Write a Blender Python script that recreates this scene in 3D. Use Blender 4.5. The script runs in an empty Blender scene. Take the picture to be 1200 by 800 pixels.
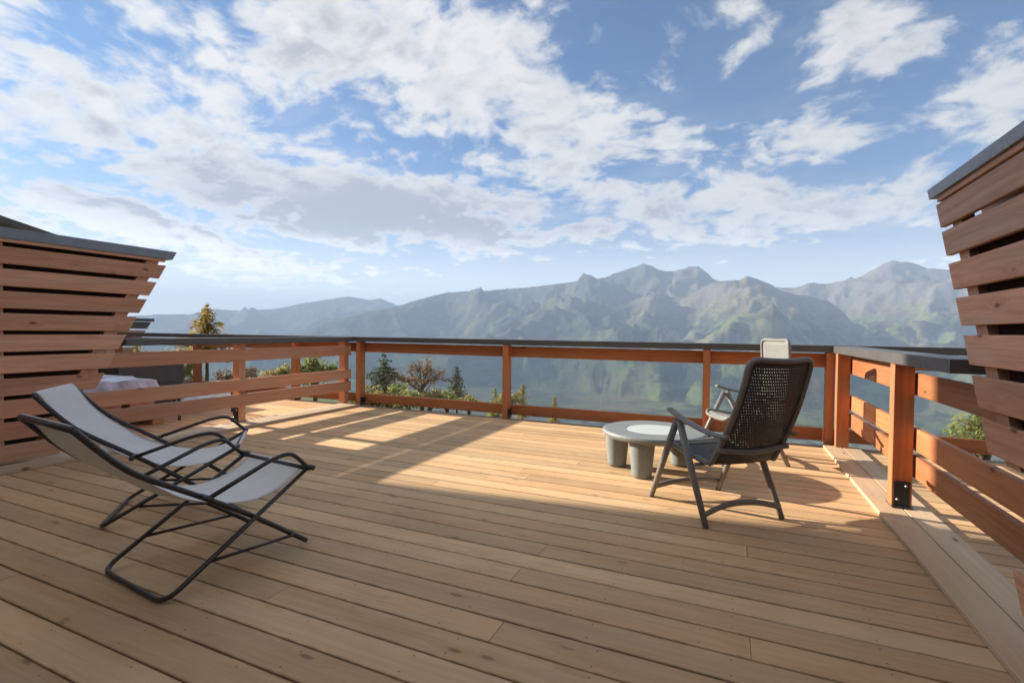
import bpy, bmesh, math, random
import numpy as np
from mathutils import Vector, Matrix

C = bpy.context.scene.collection
scene = bpy.context.scene
rnd = random.Random(7)
rad = math.radians

# ------------------------------------------------------------------ camera
EYE = 1.15
F_PX, YAW, PITCH, ROLL = 581.229, -0.413728, 0.0195328, 0.0114149
cam_d = bpy.data.cameras.new('camera')
cam = bpy.data.objects.new('camera', cam_d)
C.objects.link(cam)
cam_d.sensor_width = 36.0
cam_d.lens = F_PX / 1200 * 36
cam_d.clip_start = 0.05
cam_d.clip_end = 90000
_c, _s = math.cos(YAW), math.sin(YAW)
R0 = Vector((_c, -_s, 0))
F0 = Vector((_s, _c, 0))
FW = F0 * math.cos(PITCH) + Vector((0, 0, -math.sin(PITCH)))
U0 = F0 * math.sin(PITCH) + Vector((0, 0, math.cos(PITCH)))
RT = R0 * math.cos(ROLL) + U0 * math.sin(ROLL)
UP = U0 * math.cos(ROLL) - R0 * math.sin(ROLL)
cam.matrix_world = Matrix(((RT.x, UP.x, -FW.x, 0), (RT.y, UP.y, -FW.y, 0), (RT.z, UP.z, -FW.z, EYE), (0, 0, 0, 1)))
scene.camera = cam

# ------------------------------------------------------------------ render look
scene.render.engine = 'CYCLES'
scene.view_settings.view_transform = 'Standard'
scene.view_settings.look = 'None'
scene.view_settings.exposure = 1.70
scene.view_settings.gamma = 1.0
cy = scene.cycles
cy.use_denoising = True
cy.max_bounces = 8
cy.diffuse_bounces = 4
cy.transparent_max_bounces = 12
cy.volume_bounces = 0
cy.caustics_reflective = False
cy.caustics_refractive = False

SUN_EL, SUN_AZ = 20.0, -88.3          # azimuth clockwise from +Y


# ------------------------------------------------------------------ node helpers
class NT:
    def __init__(self, tree):
        self.t = tree
        self.n = tree.nodes
        self.l = tree.links

    def new(self, typ, **kw):
        nd = self.n.new(typ)
        for k, v in kw.items():
            setattr(nd, k, v)
        return nd

    def put(self, sock, v):
        if isinstance(v, bpy.types.NodeSocket):
            self.l.new(v, sock)
        elif v is not None:
            sock.default_value = v

    def math(self, op, a, b=None, c=None, clamp=False):
        nd = self.new('ShaderNodeMath', operation=op)
        nd.use_clamp = clamp
        self.put(nd.inputs[0], a)
        if b is not None: self.put(nd.inputs[1], b)
        if c is not None: self.put(nd.inputs[2], c)
        return nd.outputs[0]

    def vmath(self, op, a, b=None):
        nd = self.new('ShaderNodeVectorMath', operation=op)
        self.put(nd.inputs[0], a)
        if b is not None:
            if op == 'SCALE': self.put(nd.inputs['Scale'], b)
            else: self.put(nd.inputs[1], b)
        return nd.outputs['Value'] if op in ('LENGTH', 'DOT_PRODUCT', 'DISTANCE') else nd.outputs['Vector']

    def step(self, x, lo, hi, a=0.0, b=1.0, smooth=True):
        nd = self.new('ShaderNodeMapRange')
        nd.interpolation_type = 'SMOOTHSTEP' if smooth else 'LINEAR'
        self.put(nd.inputs['Value'], x)
        nd.inputs['From Min'].default_value = lo
        nd.inputs['From Max'].default_value = hi
        nd.inputs['To Min'].default_value = a
        nd.inputs['To Max'].default_value = b
        return nd.outputs[0]

    def mix(self, f, a, b, blend='MIX'):
        nd = self.new('ShaderNodeMix', data_type='RGBA', blend_type=blend)
        self.put(nd.inputs[0], f)
        self.put(nd.inputs[6], tuple(a) + (1,) if isinstance(a, (tuple, list)) and len(a) == 3 else a)
        self.put(nd.inputs[7], tuple(b) + (1,) if isinstance(b, (tuple, list)) and len(b) == 3 else b)
        return nd.outputs[2]

    def noise(self, vec, scale, detail=4.0, rough=0.55, dist=0.0):
        nd = self.new('ShaderNodeTexNoise')
        self.put(nd.inputs['Vector'], vec)
        nd.inputs['Scale'].default_value = scale
        nd.inputs['Detail'].default_value = detail
        nd.inputs['Roughness'].default_value = rough
        nd.inputs['Distortion'].default_value = dist
        return nd.outputs['Fac']

    def mapping(self, vec, scale=(1, 1, 1), loc=(0, 0, 0), rot=(0, 0, 0)):
        nd = self.new('ShaderNodeMapping')
        self.put(nd.inputs['Vector'], vec)
        nd.inputs['Scale'].default_value = scale
        nd.inputs['Location'].default_value = loc
        nd.inputs['Rotation'].default_value = rot
        return nd.outputs[0]

    def combine(self, x, y, z):
        nd = self.new('ShaderNodeCombineXYZ')
        for i, v in enumerate((x, y, z)): self.put(nd.inputs[i], v)
        return nd.outputs[0]

    def sep(self, v):
        nd = self.new('ShaderNodeSeparateXYZ')
        self.put(nd.inputs[0], v)
        return nd.outputs

    def bump(self, h, strength, dist):
        nd = self.new('ShaderNodeBump')
        nd.inputs['Strength'].default_value = strength
        nd.inputs['Distance'].default_value = dist
        self.put(nd.inputs['Height'], h)
        return nd.outputs[0]


# ------------------------------------------------------------------ world: sky with clouds
world = bpy.data.worlds.new("World")
scene.world = world
world.use_nodes = True
W = NT(world.node_tree)
bg = W.n['Background']
sky = W.new('ShaderNodeTexSky', sky_type='NISHITA')
sky.sun_disc = False
sky.sun_elevation = rad(SUN_EL)
sky.sun_rotation = rad(SUN_AZ)
sky.altitude = 1600
sky.air_density = 1.0
sky.dust_density = 0.6
sky.ozone_density = 1.6
tc = W.new('ShaderNodeTexCoord')
D = W.vmath('NORMALIZE', tc.outputs['Generated'])
dx, dy, dz = W.sep(D)
az = W.math('MULTIPLY', W.math('ARCTAN2', dx, dy), 180 / math.pi)
el = W.math('MULTIPLY', W.math('ARCSINE', dz), 180 / math.pi)
zz = W.math('ADD', W.math('MAXIMUM', dz, 0.0), 0.24)
plane = W.combine(W.math('DIVIDE', dx, zz), W.math('DIVIDE', dy, zz), 0.0)
# billows: two scales of turbulence on the cloud deck, seen in perspective
warp = W.new('ShaderNodeTexNoise')
W.put(warp.inputs['Vector'], plane)
warp.inputs['Scale'].default_value = 1.7
warp.inputs['Detail'].default_value = 3
wv = W.vmath('SCALE', W.vmath('SUBTRACT', warp.outputs['Color'], (0.5, 0.5, 0.5)), 0.32)
pw = W.vmath('ADD', plane, wv)
n_big = W.noise(pw, 4.0, 9.0, 0.58)
n_fine = W.noise(pw, 12.0, 8.0, 0.62)
sunshift = W.vmath('ADD', pw, (-0.07, 0.0, 0.0))
n_lit = W.noise(sunshift, 4.0, 5.0, 0.55)
# cloud masses by direction: azimuth, elevation, half widths, tilt, weight
BANKS = [(-37, 28.5, 21, 5.5, -9, 1.25), (-19, 23.5, 11, 4.0, -26, 1.15), (-50, 33, 16, 5, 0, .9), (-6.5, 20.6, 3.6, 1.5, 12, .85), (-8.5, 22.7, 2.2, .9, 0, .7),
         (-34.5, 19.0, 3.0, 1.0, 0, .75), (-28.0, 18.8, 2.8, 1.1, 0, .75), (-61, 18.8, 13, 4.6, -4, 1.1), (-76, 20, 14, 7, 0, 1.0),
         (-55, 24.6, 1.6, 1.2, 20, .75), (-60.5, 26.6, 4, 1.6, -20, .8), (-70, 25.5, 5, 2.0, -20, .8), (-52, 17.2, 2.4, .9, 0, .6),
         (-42, 13.4, 21, 3.6, -3, 1.55), (-25, 10.6, 9, 2.6, 0, 1.0), (-15, 16.6, 8, 2.6, -20, .95), (-3, 13.0, 12, 3.2, -4, 1.15), (9, 12.2, 10, 2.6, 0, 1.0), (-16, 12, 8, 2.5, 0, .9),
         (8.5, 18.6, 7.0, 2.3, 6, .95), (0.6, 27.4, 3.2, 1.0, 28, .7), (-0.5, 31.0, 3.0, 1.3, 0, .7), (10, 27.5, 5, 3.0, 30, .8), (15, 24.5, 5, 1.6, 14, .75),
         (20.5, 19.2, 5.5, 3.4, -20, .9), (28, 15, 8, 4, 0, .7), (-62, 9.5, 14, 3.6, 0, 1.0), (-50, 6.0, 14, 2.6, 0, .85), (19, 6.2, 7, 1.6, 0, .6), (1.6, 22.6, 1.2, .5, 0, .4)]
mask = None
for (a0, e0, wa, we, tilt, wt) in BANKS:
    wa, we = wa * 1.12, we * 1.18
    ca, sa = math.cos(rad(tilt)), math.sin(rad(tilt))
    kx = math.cos(rad(e0))
    u = W.math('MULTIPLY', W.math('SUBTRACT', az, a0), kx)
    v = W.math('SUBTRACT', el, e0)
    p = W.math('MULTIPLY_ADD', u, ca / (wa * kx), W.math('MULTIPLY', v, sa / (wa * kx)))
    q = W.math('MULTIPLY_ADD', v, ca / we, W.math('MULTIPLY', u, -sa / we))
    d2 = W.math('ADD', W.math('MULTIPLY', p, p), W.math('MULTIPLY', q, q))
    g = W.math('MULTIPLY', W.math('EXPONENT', W.math('MULTIPLY', d2, -0.9)), wt)
    mask = g if mask is None else W.math('MAXIMUM', mask, g)
# away from the part of the sky in view the cover goes on as a broken field
field = W.step(W.noise(plane, 0.75, 2.0, 0.5), 0.36, 0.58, 0.0, 1.0)
away = W.step(W.math('ABSOLUTE', W.math('ADD', az, 23.7)), 50, 66)
over = W.step(el, 32, 42)
mask = W.math('MAXIMUM', mask, W.math('MULTIPLY', field, W.math('MAXIMUM', away, over)))
body = W.math('ADD', W.math('MULTIPLY', W.math('SUBTRACT', n_big, 0.5), 2.7), W.math('MULTIPLY', W.math('SUBTRACT', n_fine, 0.5), 1.6))
dens = W.math('ADD', W.math('MULTIPLY', mask, 0.95), W.math('SUBTRACT', body, 0.38))
cover = W.step(dens, -0.14, 0.50)
thick = W.step(dens, 0.20, 0.85)
veil = W.step(W.noise(W.vmath('MULTIPLY', pw, (0.8, 1.7, 1.0)), 1.5, 8.0, 0.62), 0.45, 0.78, 0.0, 0.36)
veil = W.math('MULTIPLY', veil, W.step(mask, 0.0, 0.55, 0.35, 1.0))
low = W.step(el, 1.0, 17.0, 0.70, 0.0)
cover = W.math('MAXIMUM', cover, W.math('ADD', W.math('MULTIPLY', veil, W.math('SUBTRACT', 1.0, low)), low))
# grey, sunless undersides where the bank is deep and seen from below
grey_b = W.math('EXPONENT', W.math('MULTIPLY', W.math('ADD', W.math('POWER', W.math('DIVIDE', W.math('ADD', az, 38), 21), 2.0), W.math('POWER', W.math('DIVIDE', W.math('SUBTRACT', el, 12.4), 3.4), 2.0)), -1.0))
under = W.math('MULTIPLY', thick, W.math('ADD', W.math('MULTIPLY', grey_b, 1.25), W.step(W.math('SUBTRACT', n_lit, n_big), -0.08, 0.11, 0.0, 0.95)), clamp=True)
toward = W.step(az, -95, 30, 1.22, 0.90, smooth=False)
white = W.mix(under, (0.282, 0.277, 0.268), (0.150, 0.154, 0.164))
white = W.vmath('SCALE', white, W.math('MULTIPLY', toward, W.step(el, 1.0, 13.0, 2.5, 1.0)))
blue = W.vmath('SCALE', sky.outputs[0], 0.040)
blue = W.vmath('MULTIPLY', blue, (0.72, 1.0, 1.20))
skycol = W.mix(W.math('MULTIPLY', cover, 0.94), blue, white)
W.put(bg.inputs['Color'], W.vmath('SCALE', skycol, 10.0))
bg.inputs['Strength'].default_value = 0.10

# ------------------------------------------------------------------ sun
sun_d = bpy.data.lights.new('sun', 'SUN')
sun_d.energy = 5.0
sun_d.angle = rad(0.53)
sun_d.color = (1.0, 0.90, 0.75)
sun = bpy.data.objects.new('sun', sun_d)
C.objects.link(sun)
_a, _e = rad(SUN_AZ), rad(SUN_EL)
SUN_DIR = Vector((math.sin(_a) * math.cos(_e), math.cos(_a) * math.cos(_e), math.sin(_e)))
sun.rotation_euler = SUN_DIR.to_track_quat('Z', 'Y').to_euler()
sun.location = (0, 0, 40)


# ------------------------------------------------------------------ material helpers
def mat(name):
    m = bpy.data.materials.new(name)
    m.use_nodes = True
    t = NT(m.node_tree)
    b = t.n['Principled BSDF']
    return m, t, b


def wood(name, light, dark, knot, rough, tint=0.25, knots=1.0, screws=False, grain=0.5, grey=None, spec=0.3, dens=2.9, wear=0.0):
    """planks: long grain along local X, knots, a tone of its own per plank"""
    m, t, b = mat(name)
    co = t.new('ShaderNodeTexCoord').outputs['Object']
    oi = t.new('ShaderNodeObjectInfo').outputs['Random']
    off = t.combine(t.math('MULTIPLY', oi, 61.7), t.math('MULTIPLY', oi, 17.3), t.math('MULTIPLY', oi, 29.1))
    p = t.vmath('ADD', co, off)
    # knots: rare cells along the plank
    kc = t.mapping(p, scale=(dens, 9.0, 0.0))
    vo = t.new('ShaderNodeTexVoronoi', feature='F1')
    t.put(vo.inputs['Vector'], kc)
    vo.inputs['Scale'].default_value = 1.0
    wob = t.noise(t.mapping(p, scale=(1, 3, 0)), 22, 3)
    kd = t.math('ADD', vo.outputs['Distance'], t.math('MULTIPLY', t.math('SUBTRACT', wob, 0.5), 0.10))
    rk = t.sep(vo.outputs['Color'])[0]
    keep = t.step(rk, 0.40, 0.46)
    kn = t.math('MULTIPLY', t.step(kd, 0.05, 0.13, 1.0, 0.0), keep)
    halo = t.math('MULTIPLY', t.step(kd, 0.08, 0.42, 1.0, 0.0), keep)
    # grain bends round the knots
    bend = t.vmath('ADD', p, t.combine(0.0, t.math('MULTIPLY', halo, 0.035), t.math('MULTIPLY', halo, 0.02)))
    g1 = t.noise(t.mapping(bend, scale=(1.3, 34, 34)), 1.0, 6, 0.62, 0.7)
    g2 = t.noise(t.mapping(bend, scale=(5, 160, 160)), 1.0, 3, 0.6)
    blot = t.noise(t.mapping(p, scale=(1.2, 4.5, 4.5)), 1.0, 4, 0.55)
    gr = t.math('ADD', t.math('MULTIPLY', g1, 0.75), t.math('MULTIPLY', g2, 0.25))
    col = t.mix(t.step(gr, 0.32, 0.68, 0, grain), light, dark)
    col = t.mix(t.step(blot, 0.40, 0.72, 0, 0.45), col, dark)
    if grey is not None:
        col = t.mix(t.step(t.noise(t.mapping(p, scale=(0.9, 6, 6)), 1.0, 5, 0.6), 0.45, 0.7, 0, 0.5), col, grey)
    col = t.mix(t.math('MULTIPLY', halo, 0.35 * knots), col, dark)
    col = t.mix(t.math('MULTIPLY', kn, 0.85 * knots), col, knot)
    tone = t.step(oi, 0, 1, 1 - tint, 1 + tint, smooth=False)
    col = t.vmath('SCALE', col, tone)
    hue = t.math('FRACT', t.math('MULTIPLY', oi, 7.31))
    col = t.mix(t.math('MULTIPLY', hue, 0.30), col, t.vmath('MULTIPLY', col, (1.10, 0.90, 0.78)))
    if wear:
        P = t.new('ShaderNodeNewGeometry').outputs['Position']
        w1 = t.step(t.noise(t.mapping(P, scale=(0.9, 1.5, 1)), 1.0, 6, 0.62), 0.42, 0.74, 0.0, 0.34)
        w2 = t.step(t.noise(t.mapping(P, scale=(7, 16, 1)), 1.0, 5, 0.7), 0.60, 0.74, 0.0, 0.30)
        col = t.mix(t.math('MAXIMUM', w1, w2), col, t.vmath('MULTIPLY', col, (0.62, 0.58, 0.55)))
        edge = t.step(t.math('ABSOLUTE', t.sep(co)[1]), 0.058, 0.071, 0.0, 0.35)
        col = t.mix(t.math('MULTIPLY', edge, t.step(t.noise(p, 9, 3), 0.35, 0.6)), col, (0.10, 0.07, 0.05))
    if screws:
        sx, sy, sz = t.sep(co)
        ox = t.math('ADD', sx, 50.25)
        fx = t.math('SUBTRACT', t.math('MODULO', ox, 0.5), 0.25)
        fy = t.math('SUBTRACT', t.math('ABSOLUTE', sy), 0.045)
        ds = t.math('SQRT', t.math('ADD', t.math('MULTIPLY', fx, fx), t.math('MULTIPLY', fy, fy)))
        dot = t.step(ds, 0.0028, 0.0045, 1.0, 0.0)
        col = t.mix(t.math('MULTIPLY', dot, 0.75), col, (0.05, 0.04, 0.035))
    t.put(b.inputs['Base Color'], col)
    t.put(b.inputs['Roughness'], t.step(gr, 0.3, 0.7, rough - 0.07, rough + 0.10))
    b.inputs['Specular IOR Level'].default_value = spec
    h = t.math('ADD', gr, t.math('MULTIPLY', kn, -0.4))
    t.put(b.inputs['Normal'], t.bump(h, 0.35, 0.004))
    return m


M_DECK = wood('larch decking', (0.67, 0.460, 0.258), (0.50, 0.305, 0.152), (0.17, 0.09, 0.05), 0.60, tint=0.15, wear=1.0, screws=True, grain=0.55, grey=(0.54, 0.39, 0.25), spec=0.16, dens=3.0, knots=0.75)
M_TRIM = wood('pale trim boards', (0.64, 0.49, 0.33), (0.50, 0.355, 0.22), (0.14, 0.08, 0.05), 0.55, tint=0.10, grain=0.5, grey=(0.46, 0.36, 0.26))
M_OLD = wood('weathered edge board', (0.30, 0.25, 0.20), (0.20, 0.155, 0.12), (0.08, 0.05, 0.04), 0.7, tint=0.12)
M_ROSE = wood('faded rail wood', (0.60, 0.310, 0.185), (0.44, 0.195, 0.105), (0.10, 0.045, 0.03), 0.55, tint=0.12, knots=1.0, grain=0.65, grey=(0.47, 0.30, 0.21))
M_STAIN = wood('stained rail wood', (0.46, 0.185, 0.075), (0.30, 0.100, 0.040), (0.09, 0.03, 0.018), 0.52, tint=0.22, knots=1.0, grain=0.8, grey=(0.38, 0.18, 0.095))
M_SLAT = wood('stained slat wood', (0.66, 0.360, 0.225), (0.45, 0.215, 0.125), (0.085, 0.032, 0.022), 0.55, tint=0.24, knots=1.0, grain=0.95, dens=3.4, grey=(0.46, 0.32, 0.24))
M_CRATE = wood('bare crate wood', (0.45, 0.31, 0.19), (0.32, 0.20, 0.12), (0.1, 0.06, 0.04), 0.6, tint=0.15)


def plain(name, col, rough, metal=0.0, spec=0.5, var=0.12, scale=8.0, bump=0.0, bscale=200.0):
    m, t, b = mat(name)
    co = t.new('ShaderNodeTexCoord').outputs['Object']
    n = t.noise(co, scale, 5, 0.6)
    f = t.step(n, 0.3, 0.7, 1 - var, 1 + var)
    t.put(b.inputs['Base Color'], t.vmath('SCALE', tuple(col), f))
    t.put(b.inputs['Roughness'], t.step(t.noise(co, scale * 3, 4), 0.3, 0.7, rough - 0.06, rough + 0.06))
    b.inputs['Metallic'].default_value = metal
    b.inputs['Specular IOR Level'].default_value = spec
    if bump:
        t.put(b.inputs['Normal'], t.bump(t.noise(co, bscale, 2), bump, 0.001))
    return m


M_CAP = plain('powder coated cap', (0.085, 0.082, 0.080), 0.42, spec=0.55, var=0.06, bump=0.1, bscale=900)
M_CAPWALL = plain('slate grey cap', (0.19, 0.215, 0.25), 0.45, spec=0.5, var=0.06)
M_STEEL = plain('black steel plate', (0.018, 0.018, 0.019), 0.5, var=0.1)
M_FELT = plain('black lining felt', (0.045, 0.027, 0.019), 0.95, spec=0.05)
M_BOLT = plain('zinc bolt', (0.55, 0.55, 0.54), 0.35, metal=0.9)
M_FLASH = plain('zinc flashing', (0.42, 0.42, 0.41), 0.40, metal=0.6, var=0.1)
M_TUBE = plain('dark brown tube', (0.035, 0.029, 0.030), 0.34, spec=0.5, var=0.1)
M_CHAIR = plain('taupe resin', (0.185, 0.177, 0.163), 0.46, spec=0.4, var=0.05, bump=0.15, bscale=700)
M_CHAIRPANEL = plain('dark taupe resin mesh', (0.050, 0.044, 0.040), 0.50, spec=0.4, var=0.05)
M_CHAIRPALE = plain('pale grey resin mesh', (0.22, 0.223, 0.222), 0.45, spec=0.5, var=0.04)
M_TABLE = plain('grey resin', (0.205, 0.228, 0.228), 0.55, spec=0.35, var=0.05, bump=0.15, bscale=500)
M_DISC = plain('pale frosted disc', (0.52, 0.57, 0.555), 0.42, spec=0.4, var=0.0, scale=1.0)
M_WRAP = plain('crumpled clear wrap', (0.42, 0.42, 0.49), 0.22, spec=0.7, var=0.35, scale=5.0, bump=0.8, bscale=22)
M_SHEET = plain('white plastic sheet', (0.70, 0.69, 0.69), 0.35, var=0.1)
M_DARKBOX = plain('charcoal board', (0.060, 0.058, 0.064), 0.55, var=0.1)
M_ROOF = plain('brown roof sheet', (0.10, 0.085, 0.078), 0.6, var=0.12, scale=2)
M_RENDER = plain('white render', (0.62, 0.60, 0.56), 0.8, var=0.05, scale=2)
M_PANE = plain('dark window pane', (0.03, 0.035, 0.04), 0.08, spec=0.8, var=0.02)


def fabric_mat():
    m, t, b = mat('grey sling mesh')
    co = t.new('ShaderNodeTexCoord').outputs['Object']
    w1 = t.new('ShaderNodeTexWave', wave_type='BANDS', bands_direction='X')
    w2 = t.new('ShaderNodeTexWave', wave_type='BANDS', bands_direction='Y')
    for w in (w1, w2):
        t.put(w.inputs['Vector'], co)
        w.inputs['Scale'].default_value = 160
    h = t.math('ADD', w1.outputs['Fac'], w2.outputs['Fac'])
    n = t.noise(co, 9, 4)
    t.put(b.inputs['Base Color'], t.mix(t.step(n, 0.3, 0.7), (0.82, 0.80, 0.765), (0.88, 0.86, 0.82)))
    b.inputs['Roughness'].default_value = 0.75
    b.inputs['Specular IOR Level'].default_value = 0.2
    t.put(b.inputs['Normal'], t.bump(h, 0.25, 0.0006))
    tr = t.new('ShaderNodeBsdfTranslucent')
    tr.inputs['Color'].default_value = (0.62, 0.58, 0.52, 1)
    mx = t.new('ShaderNodeMixShader')
    mx.inputs[0].default_value = 0.22
    t.l.new(b.outputs[0], mx.inputs[1]); t.l.new(tr.outputs[0], mx.inputs[2])
    t.l.new(mx.outputs[0], t.n['Material Output'].inputs['Surface'])
    return m


M_FABRIC = fabric_mat()


def glass_mat():
    m, t, b = mat('clear glass')
    t.n.remove(b)
    tr = t.new('ShaderNodeBsdfTransparent')
    tr.inputs['Color'].default_value = (0.90, 0.94, 0.93, 1)
    gl = t.new('ShaderNodeBsdfGlossy')
    gl.inputs['Roughness'].default_value = 0.01
    df = t.new('ShaderNodeBsdfDiffuse')
    df.inputs['Color'].default_value = (0.75, 0.76, 0.74, 1)
    fr = t.new('ShaderNodeFresnel'); fr.inputs['IOR'].default_value = 1.5
    m1 = t.new('ShaderNodeMixShader'); t.put(m1.inputs[0], t.math('MULTIPLY', fr.outputs[0], t.math('SUBTRACT', 1.0, t.new('ShaderNodeNewGeometry').outputs['Backfacing'])))
    t.l.new(tr.outputs[0], m1.inputs[1]); t.l.new(gl.outputs[0], m1.inputs[2])
    co = t.new('ShaderNodeTexCoord').outputs['Object']
    dust = t.step(t.noise(co, 1.7, 6, 0.65), 0.45, 0.75, 0.015, 0.06)
    m2 = t.new('ShaderNodeMixShader'); t.put(m2.inputs[0], dust)
    t.l.new(m1.outputs[0], m2.inputs[1]); t.l.new(df.outputs[0], m2.inputs[2])
    t.l.new(m2.outputs[0], t.n['Material Output'].inputs['Surface'])
    return m


M_GLASS = glass_mat()


def leaf_mat(name, c1, c2, trans=0.35):
    m, t, b = mat(name)
    geo = t.new('ShaderNodeNewGeometry')
    r = geo.outputs['Random Per Island']
    t.put(b.inputs['Base Color'], t.mix(r, c1, c2))
    b.inputs['Roughness'].default_value = 0.65
    b.inputs['Specular IOR Level'].default_value = 0.2
    tl = t.new('ShaderNodeBsdfTranslucent')
    t.put(tl.inputs['Color'], t.mix(r, c1, c2))
    mx = t.new('ShaderNodeMixShader'); mx.inputs[0].default_value = trans
    t.l.new(b.outputs[0], mx.inputs[1]); t.l.new(tl.outputs[0], mx.inputs[2])
    t.l.new(mx.outputs[0], t.n['Material Output'].inputs['Surface'])
    return m


M_LARCH = leaf_mat('golden larch needles', (0.52, 0.36, 0.09), (0.36, 0.30, 0.09), 0.5)
M_SPRUCE = leaf_mat('spruce needles', (0.07, 0.11, 0.055), (0.15, 0.17, 0.07), 0.35)
M_BIRCH = leaf_mat('yellow green leaves', (0.40, 0.38, 0.10), (0.25, 0.29, 0.09), 0.5)
M_RUST = leaf_mat('russet twigs', (0.32, 0.20, 0.13), (0.42, 0.28, 0.17), 0.15)
M_BUSH = leaf_mat('autumn shrub leaves', (0.50, 0.36, 0.14), (0.32, 0.31, 0.11), 0.5)
M_BARK = plain('bark', (0.10, 0.075, 0.055), 0.9, var=0.3, scale=20)


# ------------------------------------------------------------------ geometry helpers
class MB:
    def __init__(self):
        self.v, self.f = [], []

    def add(self, vs, fs):
        o = len(self.v)
        self.v += [tuple(p) for p in vs]
        self.f += [tuple(i + o for i in f) for f in fs]

    def box(self, x0, x1, y0, y1, z0, z1):
        self.add([(x0, y0, z0), (x1, y0, z0), (x1, y1, z0), (x0, y1, z0), (x0, y0, z1), (x1, y0, z1), (x1, y1, z1), (x0, y1, z1)],
                 [(3, 2, 1, 0), (4, 5, 6, 7), (0, 1, 5, 4), (1, 2, 6, 5), (2, 3, 7, 6), (3, 0, 4, 7)])

    def plank(self, L, w, th, ch=0.003, cut0=0.0, cut1=0.0, cut_by='y'):
        """along X, width along Y, thickness along Z, centred; chamfered long edges; ends cut on a slant"""
        a, b = w / 2, th / 2
        sec = [(-a + ch, -b), (a - ch, -b), (a, -b + ch), (a, b - ch), (a - ch, b), (-a + ch, b), (-a, b - ch), (-a, -b + ch)]
        vs = []
        for e, cut in ((-L / 2, cut0), (L / 2, cut1)):
            for (y, z) in sec:
                vs.append((e + cut * (y / w), y, z))
        fs = [(i, (i + 1) % 8, (i + 1) % 8 + 8, i + 8) for i in range(8)]
        fs += [tuple(reversed(range(8))), tuple(range(8, 16))]
        self.add(vs, fs)

    def tube(self, pts, r, n=10, caps=True, ry=None, closed=False):
        pts = [Vector(p) for p in pts]
        m = len(pts)
        rs = r if isinstance(r, (list, tuple)) else [r] * m
        up = None
        o = len(self.v)
        for i, p in enumerate(pts):
            if closed:
                tn = (pts[(i + 1) % m] - pts[i - 1]).normalized()
            else:
                tn = (pts[min(i + 1, m - 1)] - pts[max(i - 1, 0)]).normalized()
            if up is None:
                up = Vector((0, 0, 1)) if abs(tn.z) < 0.9 else Vector((0, 1, 0))
            s = tn.cross(up).normalized()
            up = s.cross(tn).normalized()
            for k in range(n):
                a = 2 * math.pi * k / n
                self.v.append(tuple(p + s * (math.cos(a) * rs[i]) + up * (math.sin(a) * (ry * rs[i] / r if (ry and not isinstance(r, (list, tuple))) else rs[i]))))
        for i in range(m if closed else m - 1):
            j = (i + 1) % m
            for k in range(n):
                k2 = (k + 1) % n
                self.f.append((o + i * n + k, o + i * n + k2, o + j * n + k2, o + j * n + k))
        if caps and not closed:
            self.f.append(tuple(o + k for k in reversed(range(n))))
            self.f.append(tuple(o + (m - 1) * n + k for k in range(n)))

    def lathe(self, prof, n=32, centre=(0, 0), bottom=True, top=True):
        o = len(self.v)
        for (r, z) in prof:
            for k in range(n):
                a = 2 * math.pi * k / n
                self.v.append((centre[0] + r * math.cos(a), centre[1] + r * math.sin(a), z))
        for i in range(len(prof) - 1):
            for k in range(n):
                k2 = (k + 1) % n
                self.f.append((o + i * n + k, o + i * n + k2, o + (i + 1) * n + k2, o + (i + 1) * n + k))
        if bottom: self.f.append(tuple(o + k for k in reversed(range(n))))
        if top: self.f.append(tuple(o + (len(prof) - 1) * n + k for k in range(n)))

    def mesh(self, name, material=None, smooth=False):
        me = bpy.data.meshes.new(name)
        me.from_pydata(self.v, [], self.f)
        if material: me.materials.append(material)
        if smooth:
            me.polygons.foreach_set('use_smooth', [True] * len(me.polygons))
        me.update()
        return me

    def build(self, name, material, parent=None, loc=(0, 0, 0), smooth=False, rot=None):
        return link(name, self.mesh(name, material, smooth), parent, loc, rot)


def link(name, me, parent=None, loc=(0, 0, 0), rot=None):
    o = bpy.data.objects.new(name, me)
    C.objects.link(o)
    o.location = loc
    if rot is not None: o.rotation_euler = rot
    if parent is not None: o.parent = parent
    return o


def thing(name, label, cat, loc=(0, 0, 0), rz=0.0, group=None):
    o = bpy.data.objects.new(name, None)
    o.empty_display_size = 0.2
    C.objects.link(o)
    o.location = loc
    o.rotation_euler = (0, 0, rz)
    o['label'] = label
    o['category'] = cat
    if group: o['group'] = group
    return o


def structure(name, o=None, label=None):
    if o is None:
        o = bpy.data.objects.new(name, None)
        C.objects.link(o)
    o['kind'] = 'structure'
    if label: o['label'] = label
    return o


def copy_tree(o, parent=None):
    c = o.copy()
    C.objects.link(c)
    c.parent = parent
    for ch in list(o.children):
        copy_tree(ch, c)
    return c


def smooth_path(pts, sub=6):
    P = [Vector(p) for p in pts]
    out = []
    for i in range(len(P) - 1):
        p0, p1, p2, p3 = P[max(i - 1, 0)], P[i], P[i + 1], P[min(i + 2, len(P) - 1)]
        for k in range(sub):
            t = k / sub
            out.append(0.5 * ((2 * p1) + (p2 - p0) * t + (2 * p0 - 5 * p1 + 4 * p2 - p3) * t * t + (3 * p1 - p0 - 3 * p2 + p3) * t ** 3))
    out.append(P[-1])
    return out


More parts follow.
